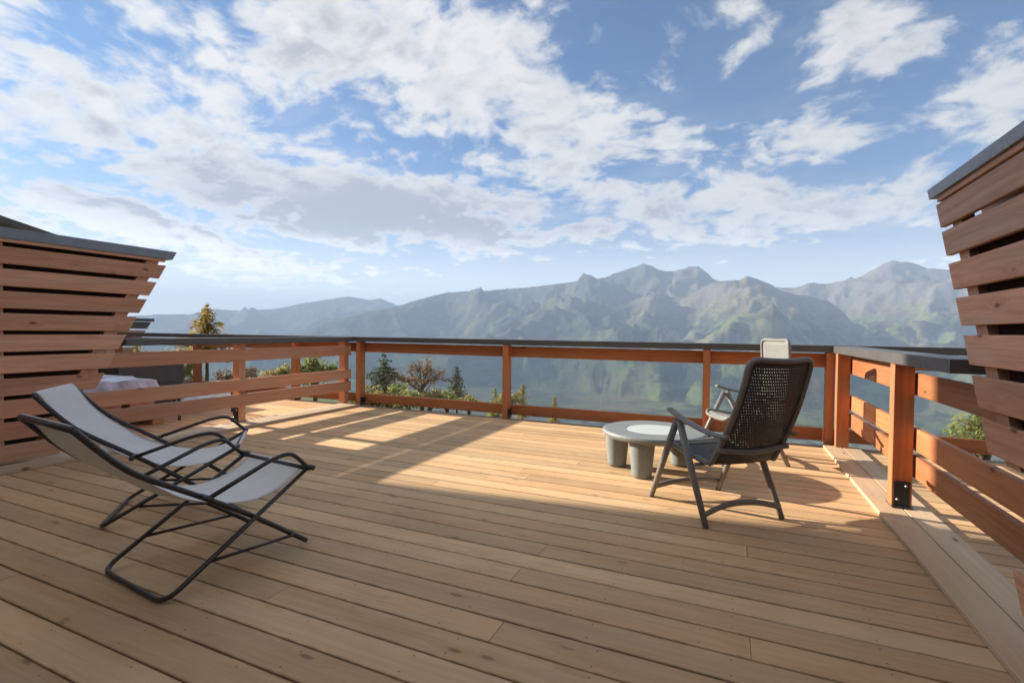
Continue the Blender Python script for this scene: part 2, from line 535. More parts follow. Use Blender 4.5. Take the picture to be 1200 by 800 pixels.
def round_path(pts, r, n=5, closed=False):
    """polyline with its corners rounded"""
    P = [Vector(p) for p in pts]
    out = []
    m = len(P)
    rng = range(m) if closed else range(1, m - 1)
    if not closed: out.append(P[0])
    for i in rng:
        a, b, c = P[i - 1], P[i], P[(i + 1) % m]
        d1, d2 = (a - b), (c - b)
        rr = min(r, d1.length * 0.45, d2.length * 0.45)
        s, e = b + d1.normalized() * rr, b + d2.normalized() * rr
        for k in range(n + 1):
            t = k / n
            out.append(s * (1 - t) ** 2 + b * 2 * t * (1 - t) + e * t * t)
    if not closed: out.append(P[-1])
    return out


# ------------------------------------------------------------------ terrain
def _hash(ix, iy, seed):
    h = (ix.astype(np.int64) * 374761393 + iy.astype(np.int64) * 668265263 + seed * 974711) & 0x7fffffff
    h = ((h ^ (h >> 13)) * 1274126177) & 0x7fffffff
    return ((h ^ (h >> 16)) & 0xffff) / 65535.0


def perlin(x, y, seed=0):
    ix, iy = np.floor(x), np.floor(y)
    fx, fy = x - ix, y - iy
    u, v = fx * fx * fx * (fx * (fx * 6 - 15) + 10), fy * fy * fy * (fy * (fy * 6 - 15) + 10)
    r = 0
    out = []
    for dx_ in (0, 1):
        for dy_ in (0, 1):
            a = _hash(ix + dx_, iy + dy_, seed) * 2 * np.pi
            out.append(np.cos(a) * (fx - dx_) + np.sin(a) * (fy - dy_))
    a = out[0] + (out[2] - out[0]) * u
    b = out[1] + (out[3] - out[1]) * u
    return a + (b - a) * v


def fbm(x, y, octs=6, seed=0, gain=0.5, ridged=False):
    s, amp, tot = 0, 1.0, 0
    w = 1.0
    for o in range(octs):
        n = perlin(x * 2 ** o + 13.7 * o, y * 2 ** o - 7.1 * o, seed + o)
        if ridged:
            n = (1 - np.abs(n) * 2.2)
            n = n * n * w
            w = np.clip(n * 1.4, 0.15, 1)
        s = s + n * amp
        tot += amp
        amp *= gain
    return s / tot


# skylines as (azimuth in degrees, tangent of elevation) seen from the terrace
SKY_FAR = [(-180, .02), (-110, .02), (-85, .010), (-69.6, .0117), (-63.3, .0174), (-59.4, .0236), (-56.8, .0249), (-54.5, .0350), (-52.6, .0331), (-49.7, .0377), (-47.0, .0490), (-45.6, .0542), (-42.0, .0676), (-39.8, .0606), (-38.6, .0654), (-36.6, .0504), (-34.5, .0361), (-30, .02), (-10, .0), (180, .0)]
SKY_MAIN = [(-62, -.12), (-55, -.08), (-48.6, -.018), (-46.2, -.0033), (-43.8, .0181), (-40.0, .0358), (-36.3, .0506), (-34.3, .0632), (-31.1, .0780), (-27.9, .0808), (-23.8, .0869), (-19.3, .0953), (-16.2, .1030), (-13.1, .1111), (-10.6, .1290), (-8.8, .1372), (-7.35, .1244), (-5.9, .1189), (-4.7, .1264), (-3.3, .1308), (-1.7, .1040), (-.5, .0939), (1.9, .065), (5.1, .026), (9, -.03), (14, -.1)]
SKY_SPUR = [(-18, -.075), (-13.9, -.0343), (-10.2, -.0096), (-6.6, .0307), (-4.8, .0665), (-1.7, .0985), (.8, .1002), (1.5, .1075), (2.4, .1016), (3.9, .0884), (4.7, .0789), (6.5, .0705), (8.5, .0623), (9.8, .0445), (10.7, .023), (11.6, -.0065), (14, -.06), (18, -.12)]
SKY_RIGHT = [(-8, .0), (-3, .03), (1.1, .065), (3.9, .0854), (6.2, .0841), (7.1, .0923), (8.5, .0875), (10.3, .0912), (11.5, .1), (12.7, .1145), (13.7, .1228), (14.7, .1182), (16.1, .107), (17.5, .1026), (18.5, .0923), (20.6, .0824), (23, .0714), (30, .09), (38, .06), (50, .10), (70, .07), (100, .05), (130, .0)]


def tab(T, a):
    xs, ys = zip(*T)
    return np.interp(a, xs, ys, left=-0.6, right=-0.6)


def ground_height(x, y):
    """height of the land at world x, y (arrays)"""
    r = np.hypot(x, y) + 1e-6
    a = np.degrees(np.arctan2(x, y))
    fwd = y + 0.12 * x
    # the home slope, falling away in front of the terrace and rising behind
    home = np.where(fwd > 0, -2.6 - 0.20 * np.maximum(fwd - 7, 0) - 6.0 * (1 - np.exp(-np.maximum(fwd - 8, 0) / 25.0)), -2.6 + 0.0 * fwd)
    home = home + np.where(fwd < -14, 0.28 * (-14 - fwd), 0)
    home = home + np.clip((r - 12) / 40, 0, 1) * 1.2 * fbm(x / 23.0, y / 23.0, 4, 3) + np.clip((r - 80) / 400, 0, 1) * 25 * fbm(x / 300.0, y / 300.0, 5, 5)
    home = np.minimum(home, 900)
    floor = -600 + 40 * fbm(x / 900, y / 900, 4, 8)
    h = np.maximum(home, floor)
    big = fbm(x / 2600, y / 2600, 7, 21, 0.52, True)
    mid = fbm(x / 800, y / 800, 6, 31, 0.55)
    fine = fbm(x / 190, y / 190, 5, 41, 0.6)

    def range_(T, dist, front, back, amp, rough):
        s = dist - r
        below = np.where(s > 0, s * front, -s * back)
        # each notch of the crest dies out down the slope
        xs, ys = zip(*T)
        soft = sum(np.interp(a + k, xs, ys, left=-0.6, right=-0.6) for k in (-4.5, -3, -1.5, 0, 1.5, 3, 4.5)) / 7
        crisp = tab(T, a)
        w = np.exp(-below / 110.0)
        bend = 2.6 * perlin(a / 5.0 + below / 900.0, below / 420.0, 91)
        soft2 = sum(np.interp(a + k + bend, xs, ys, left=-0.6, right=-0.6) for k in (-3, 0, 3)) / 3
        prof = crisp * w + (0.5 * soft + 0.5 * np.minimum(soft2, soft + 0.02)) * (1 - w)
        base = EYE + np.minimum(prof, crisp + 0.003) * dist - below
        depth = np.clip(below / 260.0, 0, 1.0)
        g = (big - 0.45) * amp * depth * 1.5 + mid * amp * 0.35 * np.clip(below / 150.0, 0, 1) + gul * amp * 0.20 * np.clip(below / 120.0, 0, 1) + fine * rough * (0.30 + 1.3 * np.clip(below / 90., 0, 1))
        return base + g

    gul = fbm(x / 520, y / 520, 5, 61, 0.55, True) - 0.5
    wig = 500 * fbm(a / 9.0, a * 0 + 2.2, 3, 77)
    h = np.maximum(h, range_(SKY_FAR, 13500 + wig * 0, 0.25, 0.5, 400, 34))
    h = np.maximum(h, range_(SKY_MAIN, 8200 + wig, 0.40, 0.6, 420, 34))
    h = np.maximum(h, range_(SKY_RIGHT, 9100 + wig, 0.36, 0.6, 420, 34))
    h = np.maximum(h, range_(SKY_SPUR, 7000 + wig * 0.5, 0.36, 0.5, 360, 34))
    return h


def terrain_mat():
    m, t, b = mat('alpine land')
    co = t.new('ShaderNodeNewGeometry')
    P = co.outputs['Position']
    z = t.sep(P)[2]
    nz = t.sep(co.outputs['True Normal'])[2]
    n1 = t.noise(P, 0.0013, 8, 0.62)
    n2 = t.noise(P, 0.0034, 9, 0.64)
    n3 = t.noise(P, 0.02, 5, 0.65)
    forest = (0.020, 0.034, 0.024)
    meadow = (0.115, 0.150, 0.055)
    straw = (0.17, 0.145, 0.080)
    russet = (0.090, 0.065, 0.045)
    rock = (0.17, 0.16, 0.15)
    col = t.mix(t.step(n2, 0.465, 0.525), meadow, forest)
    col = t.mix(t.step(n1, 0.50, 0.58, 0, 0.75), col, straw)
    col = t.mix(t.math('MULTIPLY', t.step(n3, 0.5, 0.62), 0.6), col, russet)
    zj = t.math('ADD', z, t.math('MULTIPLY', t.math('SUBTRACT', n2, 0.5), 700))
    alp = t.mix(t.step(n3, 0.42, 0.6), straw, (0.095, 0.09, 0.052))
    alp = t.mix(t.math('MULTIPLY', t.step(n2, 0.5, 0.62), 0.5), alp, russet)
    col = t.mix(t.step(zj, 60, 420), col, alp)
    rk = t.math('MAXIMUM', t.step(zj, 700, 1150), t.math('MULTIPLY', t.step(nz, 0.86, 0.70), t.step(zj, 250, 600)))
    col = t.mix(rk, col, t.mix(n3, rock, (0.085, 0.08, 0.08)))
    west_shade = t.step(t.sep(P)[0], -1500, -500, 0.72, 0.0)  # cloud shade over the western range, put into the land colour
    col = t.mix(west_shade, col, t.mix(t.step(n2, 0.4, 0.6), (0.055, 0.066, 0.042), (0.030, 0.042, 0.032)))
    near = t.step(t.vmath('LENGTH', P), 60, 220, 1.0, 0.0)
    grass = t.mix(t.noise(P, 0.7, 5), (0.15, 0.14, 0.05), (0.20, 0.16, 0.08))
    col = t.mix(near, col, grass)
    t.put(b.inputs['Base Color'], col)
    b.inputs['Roughness'].default_value = 0.95
    far = t.step(t.vmath('LENGTH', P), 400, 1500)
    nb = t.new('ShaderNodeBump'); nb.inputs['Distance'].default_value = 24.0
    t.put(nb.inputs['Strength'], far); t.put(nb.inputs['Height'], t.noise(P, 0.0075, 9, 0.66))
    t.put(b.inputs['Normal'], nb.outputs[0])
    b.inputs['Specular IOR Level'].default_value = 0.05
    return m


def build_terrain():
    az_f = np.arange(-82, 34.001, 0.13)
    az_c = np.arange(36, 278, 3.0)
    A = np.radians(np.concatenate([az_f, az_c]))
    Rr = np.concatenate([[0.5, 4, 7, 9, 11, 14, 18, 23, 29, 36, 45, 56, 70, 90, 115, 150, 200, 270, 360, 480, 650, 900, 1200, 1500, 1800],
                         np.arange(2100, 9800, 48), np.arange(9800, 14200, 110), np.linspace(14300, 16900, 12), [17000]])
    AA, RR = np.meshgrid(A, Rr)
    X, Y = np.sin(AA) * RR, np.cos(AA) * RR
    Z = ground_height(X, Y)
    Z[-1, :] = -899
    nr, na = X.shape
    vs = np.stack([X, Y, Z], -1).reshape(-1, 3)
    i = np.arange(nr - 1)[:, None] * na
    j = np.arange(na)[None, :]
    j2 = (j + 1) % na
    quads = np.stack([i + j, i + j2, i + na + j2, i + na + j], -1).reshape(-1, 4)
    quads = quads[:, ::-1]
    me = bpy.data.meshes.new('terrain')
    me.vertices.add(len(vs)); me.vertices.foreach_set('co', vs.astype(np.float32).ravel())
    me.loops.add(quads.size); me.loops.foreach_set('vertex_index', quads.astype(np.int32).ravel())
    me.polygons.add(len(quads))
    me.polygons.foreach_set('loop_start', np.arange(0, quads.size, 4, dtype=np.int32))
    me.polygons.foreach_set('loop_total', np.full(len(quads), 4, dtype=np.int32))
    me.update(calc_edges=True)
    me.validate()
    me.polygons.foreach_set('use_smooth', [True] * len(me.polygons))
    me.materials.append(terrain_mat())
    o = link('terrain', me)
    o['kind'] = 'structure'
    o['label'] = 'grassy slope falling to a valley with hazy mountains beyond'
    return o


terrain = build_terrain()


def gz(x, y):
    return float(ground_height(np.array([float(x)]), np.array([float(y)]))[0])


# ------------------------------------------------------------------ decks
PITCH_B, Y_GAP0 = 0.1494, 0.887
DECK_Y1 = 5.93


def deck(name, x0, x1, y_lo, label, splits=None, seed=1):
    rr = random.Random(seed)
    d = structure(name, None, label)
    k0 = int(math.floor((y_lo - Y_GAP0) / PITCH_B))
    k = k0
    while True:
        ya = Y_GAP0 + PITCH_B * k
        yb = min(ya + PITCH_B, DECK_Y1)
        if yb - ya < 0.03: break
        cuts = None
        if splits:
            for (sx, sy) in splits:
                if ya <= sy < yb: cuts = [sx]
        if cuts is None:
            cuts = []
            x = x0 + rr.uniform(1.2, 4.9)
            while x < x1 - 0.5:
                cuts.append(x)
                x += rr.uniform(3.6, 5.2)
        xs = [x0] + cuts + [x1]
        for a, b in zip(xs[:-1], xs[1:]):
            L = b - a - 0.003
            w = (yb - ya) - 0.0075
            m = MB(); m.plank(L, w, 0.027, 0.0022)
            m.build('board', M_DECK, d, ((a + b) / 2, (ya + yb) / 2, -0.0135 - rr.uniform(0, 0.0016)))
        k += 1
    return d


main_deck = deck('terrace_deck', -5.26, 0.965, -1.35, 'wide terrace floor of pale larch boards', [(-0.885, 2.46), (-0.91, 2.14), (0.09, 1.95), (0.104, 2.96)], 3)
deck('neighbour_deck', -11.4, -5.30, 1.6, 'pale board floor beyond the left partition', None, 5)
deck('adjoining_deck', 1.005, 4.6, 1.6, 'pale board floor beyond the right partition', None, 9)

# trim boards that carry the partitions, and the edge boards along the drop
trim = structure('partition_trim', None, 'flat pale boards under the partitions')
for (x0, x1) in ((0.895, 1.050), (1.055, 1.205)):
    m = MB(); m.plank(5.94 + 1.2, x1 - x0, 0.028, 0.003)
    m.build('trim_board', M_TRIM, trim, ((x0 + x1) / 2, (5.935 - 1.2) / 2, 0.0145), rot=(0, 0, math.pi / 2))
for (x0, x1) in ((-5.275, -5.115), (-5.445, -5.282)):
    m = MB(); m.plank(5.94 + 1.2, x1 - x0, 0.028, 0.003)
    m.build('trim_board', M_TRIM, trim, ((x0 + x1) / 2, (5.935 - 1.2) / 2, 0.0145), rot=(0, 0, math.pi / 2))
edge = structure('deck_edge', None, 'weathered edge boards and zinc flashing along the drop')
x = -11.4
while x < 4.6:
    L = 3.2
    m = MB(); m.plank(L - 0.004, 0.15, 0.04, 0.003)
    m.build('edge_board', M_OLD, edge, (x + L / 2, 6.035, -0.035))
    m = MB(); m.plank(L - 0.004, 0.20, 0.03, 0.002)
    m.build('fascia_board', M_OLD, edge, (x + L / 2, 5.935, -0.135), rot=(math.pi / 2, 0, 0))
    m = MB()
    m.box(-L / 2 + .002, L / 2 - .002, -0.07, 0.10, -0.002, 0.0); m.box(-L / 2 + .002, L / 2 - .002, 0.10, 0.102, -0.12, 0.0)
    m.build('flashing', M_FLASH, edge, (x + L / 2, 6.22, -0.075))
    m = MB(); m.plank(L - 0.004, 0.22, 0.09, 0.003)
    m.build('beam', M_OLD, edge, (x + L / 2, 6.10, -0.25), rot=(math.pi / 2, 0, 0))
    x += L


# ------------------------------------------------------------------ slatted partitions
PT = 0.030                                        # top of the trim boards
SLAT_W = 0.145
WALL_W = 0.139


def lengthwise(name, material, parent, x, y0, y1, z, w, th, slant=0.0):
    """plank along Y standing on edge: width vertical, thickness along X; its far end slants by `slant` from bottom to top"""
    m = MB()
    m.plank(y1 - y0, w, th, 0.003, 0.0, slant)
    o = m.build(name, material, parent)
    # local X -> world Y, local Y -> world Z, local Z -> world X
    o.matrix_local = Matrix(((0, 0, 1, x), (1, 0, 0, (y0 + y1) / 2), (0, 1, 0, z), (0, 0, 0, 1)))
    return o


def stand(name, material, parent, x, y, z0, z1, wx, wy):
    m = MB(); m.plank(z1 - z0, wx, wy, 0.004)
    o = m.build(name, material, parent)
    # local X -> world Z, local Y -> world X, local Z -> world Y
    o.matrix_local = Matrix(((0, 1, 0, x), (0, 0, 1, y), (1, 0, 0, (z0 + z1) / 2), (0, 0, 0, 1)))
    return o


def foot(post, w, h, side='front', depth=0.09):
    """steel plate on a post's foot; post local axes: X up, Y world x, Z world y"""
    zl = -post['half']
    m = MB(); m.box(zl, zl + h, -w / 2, w / 2, -depth / 2 - 0.006, -depth / 2 - 0.001)
    m.box(zl - 0.001, zl + 0.005, -w / 2 - 0.014, w / 2 + 0.014, -depth / 2 - 0.03, depth / 2 + 0.02)
    m.build('foot_plate', M_STEEL, post)
    for (a, b) in ((0.05, -0.3), (h - 0.03, 0.25)):
        m = MB()
        m.lathe([(0.008, 0), (0.008, 0.004), (0.005, 0.007)], 8)
        o = m.build('bolt', M_BOLT, post, (zl + a, b * w, -depth / 2 - 0.006), rot=(math.pi, 0, 0))


# --- right partition
pr = thing('slatted_partition', 'red stained partition beside the reclining chairs, its tall slatted end under a pale grey cap', 'partition', (1.05, 4.0, PT), group='partitions between the terraces')


def L_(x, y, z, base):                            # world to the thing's own axes
    return (x - base.location.x, y - base.location.y, z - base.location.z)


def partition(base, xs, spec):
    bx, by, bz = base.location
    sgn = spec['inner']                           # direction from the rails to our terrace
    rx, px_, sx = spec['rail_x'], spec['post_x'], spec['slat_x']
    for y in spec['posts']:
        p = stand('post', spec['rail_mat'], base, px_ - bx, y - by, 0.003, 0.972 - bz, 0.112, 0.09)
        p['half'] = (0.972 - bz - 0.003) / 2
        if y in spec['plates']: foot(p, 0.085, 0.17)
    for zc in (0.2975, 0.4775, 0.8375):
        lengthwise('rail', spec['rail_mat'], base, rx - bx, spec['rail_y0'] - by, spec['rail_y1'] - by, zc - bz, SLAT_W, 0.034)
    m = MB(); m.box(-0.098, 0.098, spec['cap_y0'] - by, spec['rail_y1'] + 0.02 - by, 0.973 - bz, 1.042 - bz)
    m.build('cap', spec['cap_mat'], base, (spec['cap_x'] - bx, 0, 0))
    # tall slatted end
    for (z0, skip) in spec['slats']:
        y_end = spec['end'](z0 + WALL_W / 2)
        sl = spec['end'](z0 + WALL_W) - spec['end'](z0)
        lengthwise('slat', M_SLAT, base, sx - bx, spec['wall_y0'] - by, y_end - by, z0 + WALL_W / 2 - bz, WALL_W, 0.026, sl)
        lengthwise('slat', M_SLAT, base, spec['outer_x'] - bx, spec['wall_y0'] - by, y_end + spec['out_ext'] - by, z0 + WALL_W / 2 - 0.05 - bz, WALL_W, 0.026, sl)
    # uprights behind the slats: one following the slanted end, one upright further in
    for (yo, zlo) in spec['battens']:
        m = MB()
        za, zb = zlo, spec['top']
        if yo is None:
            ya, yb = spec['end'](za) - 0.13, spec['end'](zb) - 0.13
        else:
            ya = yb = yo
        t0, t1 = spec['batten_x']
        w = 0.055
        m.add([(t0, ya - w, za), (t1, ya - w, za), (t1, ya + w, za), (t0, ya + w, za), (t0, yb - w, zb), (t1, yb - w, zb), (t1, yb + w, zb), (t0, yb + w, zb)],
              [(3, 2, 1, 0), (4, 5, 6, 7), (0, 1, 5, 4), (1, 2, 6, 5), (2, 3, 7, 6), (3, 0, 4, 7)])
        m.build('batten', M_SLAT, base, (-bx, -by, -bz))
    # dark lining between the two faces
    m = MB()
    lx, lt = spec['lining_x'], spec['lining_top']
    m.add([(lx, spec['wall_y0'], 0.06), (lx + .004, spec['wall_y0'], 0.06), (lx + .004, spec['end'](0.06) - .19, 0.06), (lx, spec['end'](0.06) - .19, 0.06),
           (lx, spec['wall_y0'], lt), (lx + .004, spec['wall_y0'], lt), (lx + .004, spec['end'](lt) - .19, lt), (lx, spec['end'](lt) - .19, lt)],
          [(3, 2, 1, 0), (4, 5, 6, 7), (0, 1, 5, 4), (1, 2, 6, 5), (2, 3, 7, 6), (3, 0, 4, 7)])
    m.build('lining', M_FELT, base, (-bx, -by, -bz))
    # board under the cap, then the cap
    yt = spec['end'](spec['top'])
    lengthwise('slat', M_SLAT, base, spec['outer_x'] - bx, spec['wall_y0'] - by, yt - by, spec['top'] - 0.03 - bz, 0.10, 0.026, 0.05)
    lengthwise('top_board', M_SLAT, base, sx - bx, spec['wall_y0'] - by, yt - 0.03 - by, spec['top'] + 0.012 - bz, 0.03, 0.03)
    ct, cb = spec['top'] + spec['cap_h'] + 0.028, spec['top'] + 0.028
    e0, e1 = spec['end'](cb) + 0.02, spec['end'](ct) + 0.02
    m = MB()
    xa, xb = spec['wcap']
    y0 = spec['wall_y0']
    m.add([(xa, y0, cb), (xb, y0, cb), (xb, e0, cb), (xa, e0, cb), (xa, y0, ct), (xb, y0, ct), (xb, e1, ct), (xa, e1, ct)],
          [(3, 2, 1, 0), (4, 5, 6, 7), (0, 1, 5, 4), (1, 2, 6, 5), (2, 3, 7, 6), (3, 0, 4, 7)])
    m.build('wall_cap', M_CAPWALL, base, (-bx, -by, -bz))


def end_right(z): return 2.47 + (z - 0.09) * 0.557
def end_left(z): return 2.345 + (z - 0.05) * 0.520


partition(pr, None, dict(inner=-1, rail_mat=M_STAIN, lining_x=1.092, lining_top=1.70, rail_x=1.135, post_x=1.048, slat_x=1.043, outer_x=1.235, posts=(4.03, 5.905), rail_y0=-1.2, rail_y1=5.955, cap_x=1.073, cap_mat=M_CAP, cap_y0=3.04, plates=(4.03,), out_ext=-.12,
     slats=[(z, 0) for z in (.1, .651, .834, 1.020, 1.205, 1.388, 1.572, 1.737)], end=end_right, wall_y0=-1.2, top=1.890, cap_h=0.060, battens=((None, 0.62), (1.2, 0.05), (-.4, .05)), batten_x=(1.057, 1.113), wcap=(1.012, 1.26)))

pl = thing('slatted_partition', 'red stained partition behind the sling chairs, its tall slatted end under a slate grey cap', 'partition', (-5.36, 4.0, PT), group='partitions between the terraces')
partition(pl, None, dict(inner=1, rail_mat=M_ROSE, lining_x=-5.395, lining_top=1.845, rail_x=-5.342, post_x=-5.42, slat_x=-5.330, outer_x=-5.52, posts=(4.155, 5.93), rail_y0=-1.2, rail_y1=5.98, cap_x=-5.392, cap_mat=M_CAP, cap_y0=2.865, plates=(4.155,), out_ext=-.12,
     slats=[(z, 0) for z in (.050, .585, .768, .942, 1.114, 1.292, 1.470, 1.648)], end=end_left, wall_y0=-1.2, top=1.825, cap_h=0.085, battens=((None, 0.5), (1.95, 0.05), (.4, .05)), batten_x=(-5.40, -5.345), wcap=(-5.545, -5.305)))

# ------------------------------------------------------------------ glass railing along the drop
rail = thing('glass_railing', 'long railing with glass panes, red wooden rails and a dark metal cap along the drop', 'railing', (-2.7, 6.1, 0))
rb = rail.location
posts_x = [-11.5, -9.03, -6.57, -5.215, -2.735, -0.235, 0.960, 3.3]
for px0 in posts_x:
    p = stand('post', M_STAIN, rail, px0 - rb.x, 6.07 - rb.y, -0.055, 0.972, 0.075, 0.13)
    p['half'] = (0.972 + 0.055) / 2
    m = MB(); zl = -p['half']
    m.box(zl + 0.05, zl + 0.17, 0.0385, 0.0445, -0.045, 0.075)
    m.build('foot_plate', M_STEEL, p)
for a, b in zip(posts_x[:-1], posts_x[1:]):
    L = b - a - 0.003
    for nm, zc, h in (('top_rail', 0.8835, 0.145), ('bottom_rail', 0.0985, 0.137)):
        m = MB(); m.plank(L, h, 0.042, 0.003)
        m.build(nm, M_STAIN, rail, ((a + b) / 2 - rb.x, 6.157 - rb.y, zc), rot=(math.pi / 2, 0, 0))
    n = 2 if L > 1.6 else 1
    for k in range(n):
        g0, g1 = a + (b - a) * k / n + 0.003, a + (b - a) * (k + 1) / n - 0.003
        m = MB(); m.box(-(g1 - g0) / 2, (g1 - g0) / 2, -0.004, 0.004, -0.36, 0.36)
        m.build('glass_pane', M_GLASS, rail, ((g0 + g1) / 2 - rb.x, 6.196 - rb.y, 0.49))
x = -11.6
for L in (4.1, 4.0, 4.2, 4.0):
    m = MB(); m.box(-L / 2 + .001, L / 2 - .001, -0.095, 0.095, 0.974, 1.0455)
    m.build('cap', M_CAP, rail, (x + L / 2 - rb.x, 6.094 - rb.y, 0))
    x += L


# ------------------------------------------------------------------ sling chairs
def make_sling_chair(label):
    t = thing('sling_chair', label, 'deck chair', group='folding sling chairs in the shade')
    bw, lw = 0.252, 0.278
    rail_p = [(-.285, .775), (-.20, .675), (-.13, .602), (-.05, .540), (.17, .400), (.40, .245), (.70, .020)]
    for s in (-1, 1):
        m = MB(); m.tube(smooth_path([(s * bw, a, z) for a, z in rail_p], 6), 0.0125, 10)
        m.build('back_rail', M_TUBE, t, smooth=True)
    m = MB(); m.tube([(-bw, -.285, .775), (bw, -.285, .775)], 0.0125, 10)
    m.build('top_bar', M_TUBE, t, smooth=True)
    path = [(-lw, .690, .418), (-lw, .0, .014), (lw, .0, .014), (lw, .690, .418)]
    m = MB(); m.tube(round_path(path, 0.075, 6), 0.0112, 10)
    m.build('leg_frame', M_TUBE, t, smooth=True)
    m = MB(); m.tube([(-lw - .012, .683, .415), (lw + .012, .683, .415)], 0.0115, 10)
    m.build('front_bar', M_TUBE, t, smooth=True)
    for s in (-1, 1):
        arm = [(.165, .405), (.47, .512), (.575, .525), (.66, .440), (.688, .412)]
        m = MB(); m.tube(round_path([(s * (lw + .020), a, z) for a, z in arm], 0.06, 5), 0.0105, 10)
        a = m.build('armrest', M_TUBE, t, smooth=True)
        for (yy, zz_) in ((.165, .405), (.690, .422)):
            m = MB(); m.tube([(s * (bw - .012), yy, zz_), (s * (lw + .043), yy, zz_)], 0.014, 8)
            m.build('pivot', M_TUBE, a, smooth=True)
        m = MB(); m.tube([(s * (lw - .006), .175, .115), (s * (bw + .016), .61, .083)], 0.008, 8)
        m.build('strut', M_TUBE, t, smooth=True)
    # the sling hangs from the top bar to the front bar
    fp = [(-.272, .757), (-.290, .792), (-.262, .770), (-.19, .660), (-.11, .575), (.01, .480), (.10, .415), (.23, .358), (.38, .322), (.48, .324), (.576, .347), (.655, .392), (.692, .428), (.700, .408)]
    P = smooth_path([(0, a, z) for a, z in fp], 6)
    m = MB()
    nx = 10
    for p in P:
        for k in range(nx + 1):
            u = k / nx * 2 - 1
            hang = 0.020 * (1 - u * u) * math.sin(math.pi * min(max((p.y + .28) / .96, 0), 1))
            m.v.append((u * 0.236, p.y, p.z - hang + 0.012 * 0))
    for i in range(len(P) - 1):
        for k in range(nx):
            m.f.append((i * (nx + 1) + k, i * (nx + 1) + k + 1, (i + 1) * (nx + 1) + k + 1, (i + 1) * (nx + 1) + k))
    o = m.build('sling', M_FABRIC, t, smooth=True)
    md = o.modifiers.new('thickness', 'SOLIDIFY'); md.thickness = 0.003
    return t


ch_a = make_sling_chair('nearest grey sling chair on black tubes, its back turned half to the viewer')
ch_a.location = (-2.388, 1.309, 0.001)
ch_a.rotation_euler = (0, 0, math.atan2(-0.108, 0.994))
ch_b = copy_tree(ch_a)
ch_b['label'] = 'grey sling chair on black tubes close to the slatted wall, farther of the pair'
ch_b.location = (-3.442, 1.796, 0.001)
ch_b.rotation_euler = (0, 0, math.atan2(-0.682, 0.732))


# ------------------------------------------------------------------ reclining chairs
def perforated(m, fn, nu, nv, hole=(2, 1), border=2):
    """shell over fn(u, v) with rows of small openings; lattice of bars left between them"""
    CU, CV = nu * 5, nv * 5
    for j in range(CV + 1):
        for i in range(CU + 1):
            m.v.append(tuple(fn(i / CU, j / CV)))
    for j in range(CV):
        for i in range(CU):
            ci, cj = i // 5, j // 5
            if border <= ci < nu - border and border <= cj < nv - border:
                if (i + (2 if cj % 2 else 0)) % 5 in (1, 2) and j % 5 in (1, 2):
                    continue
            a = j * (CU + 1) + i
            m.f.append((a, a + 1, a + CU + 2, a + CU + 1))


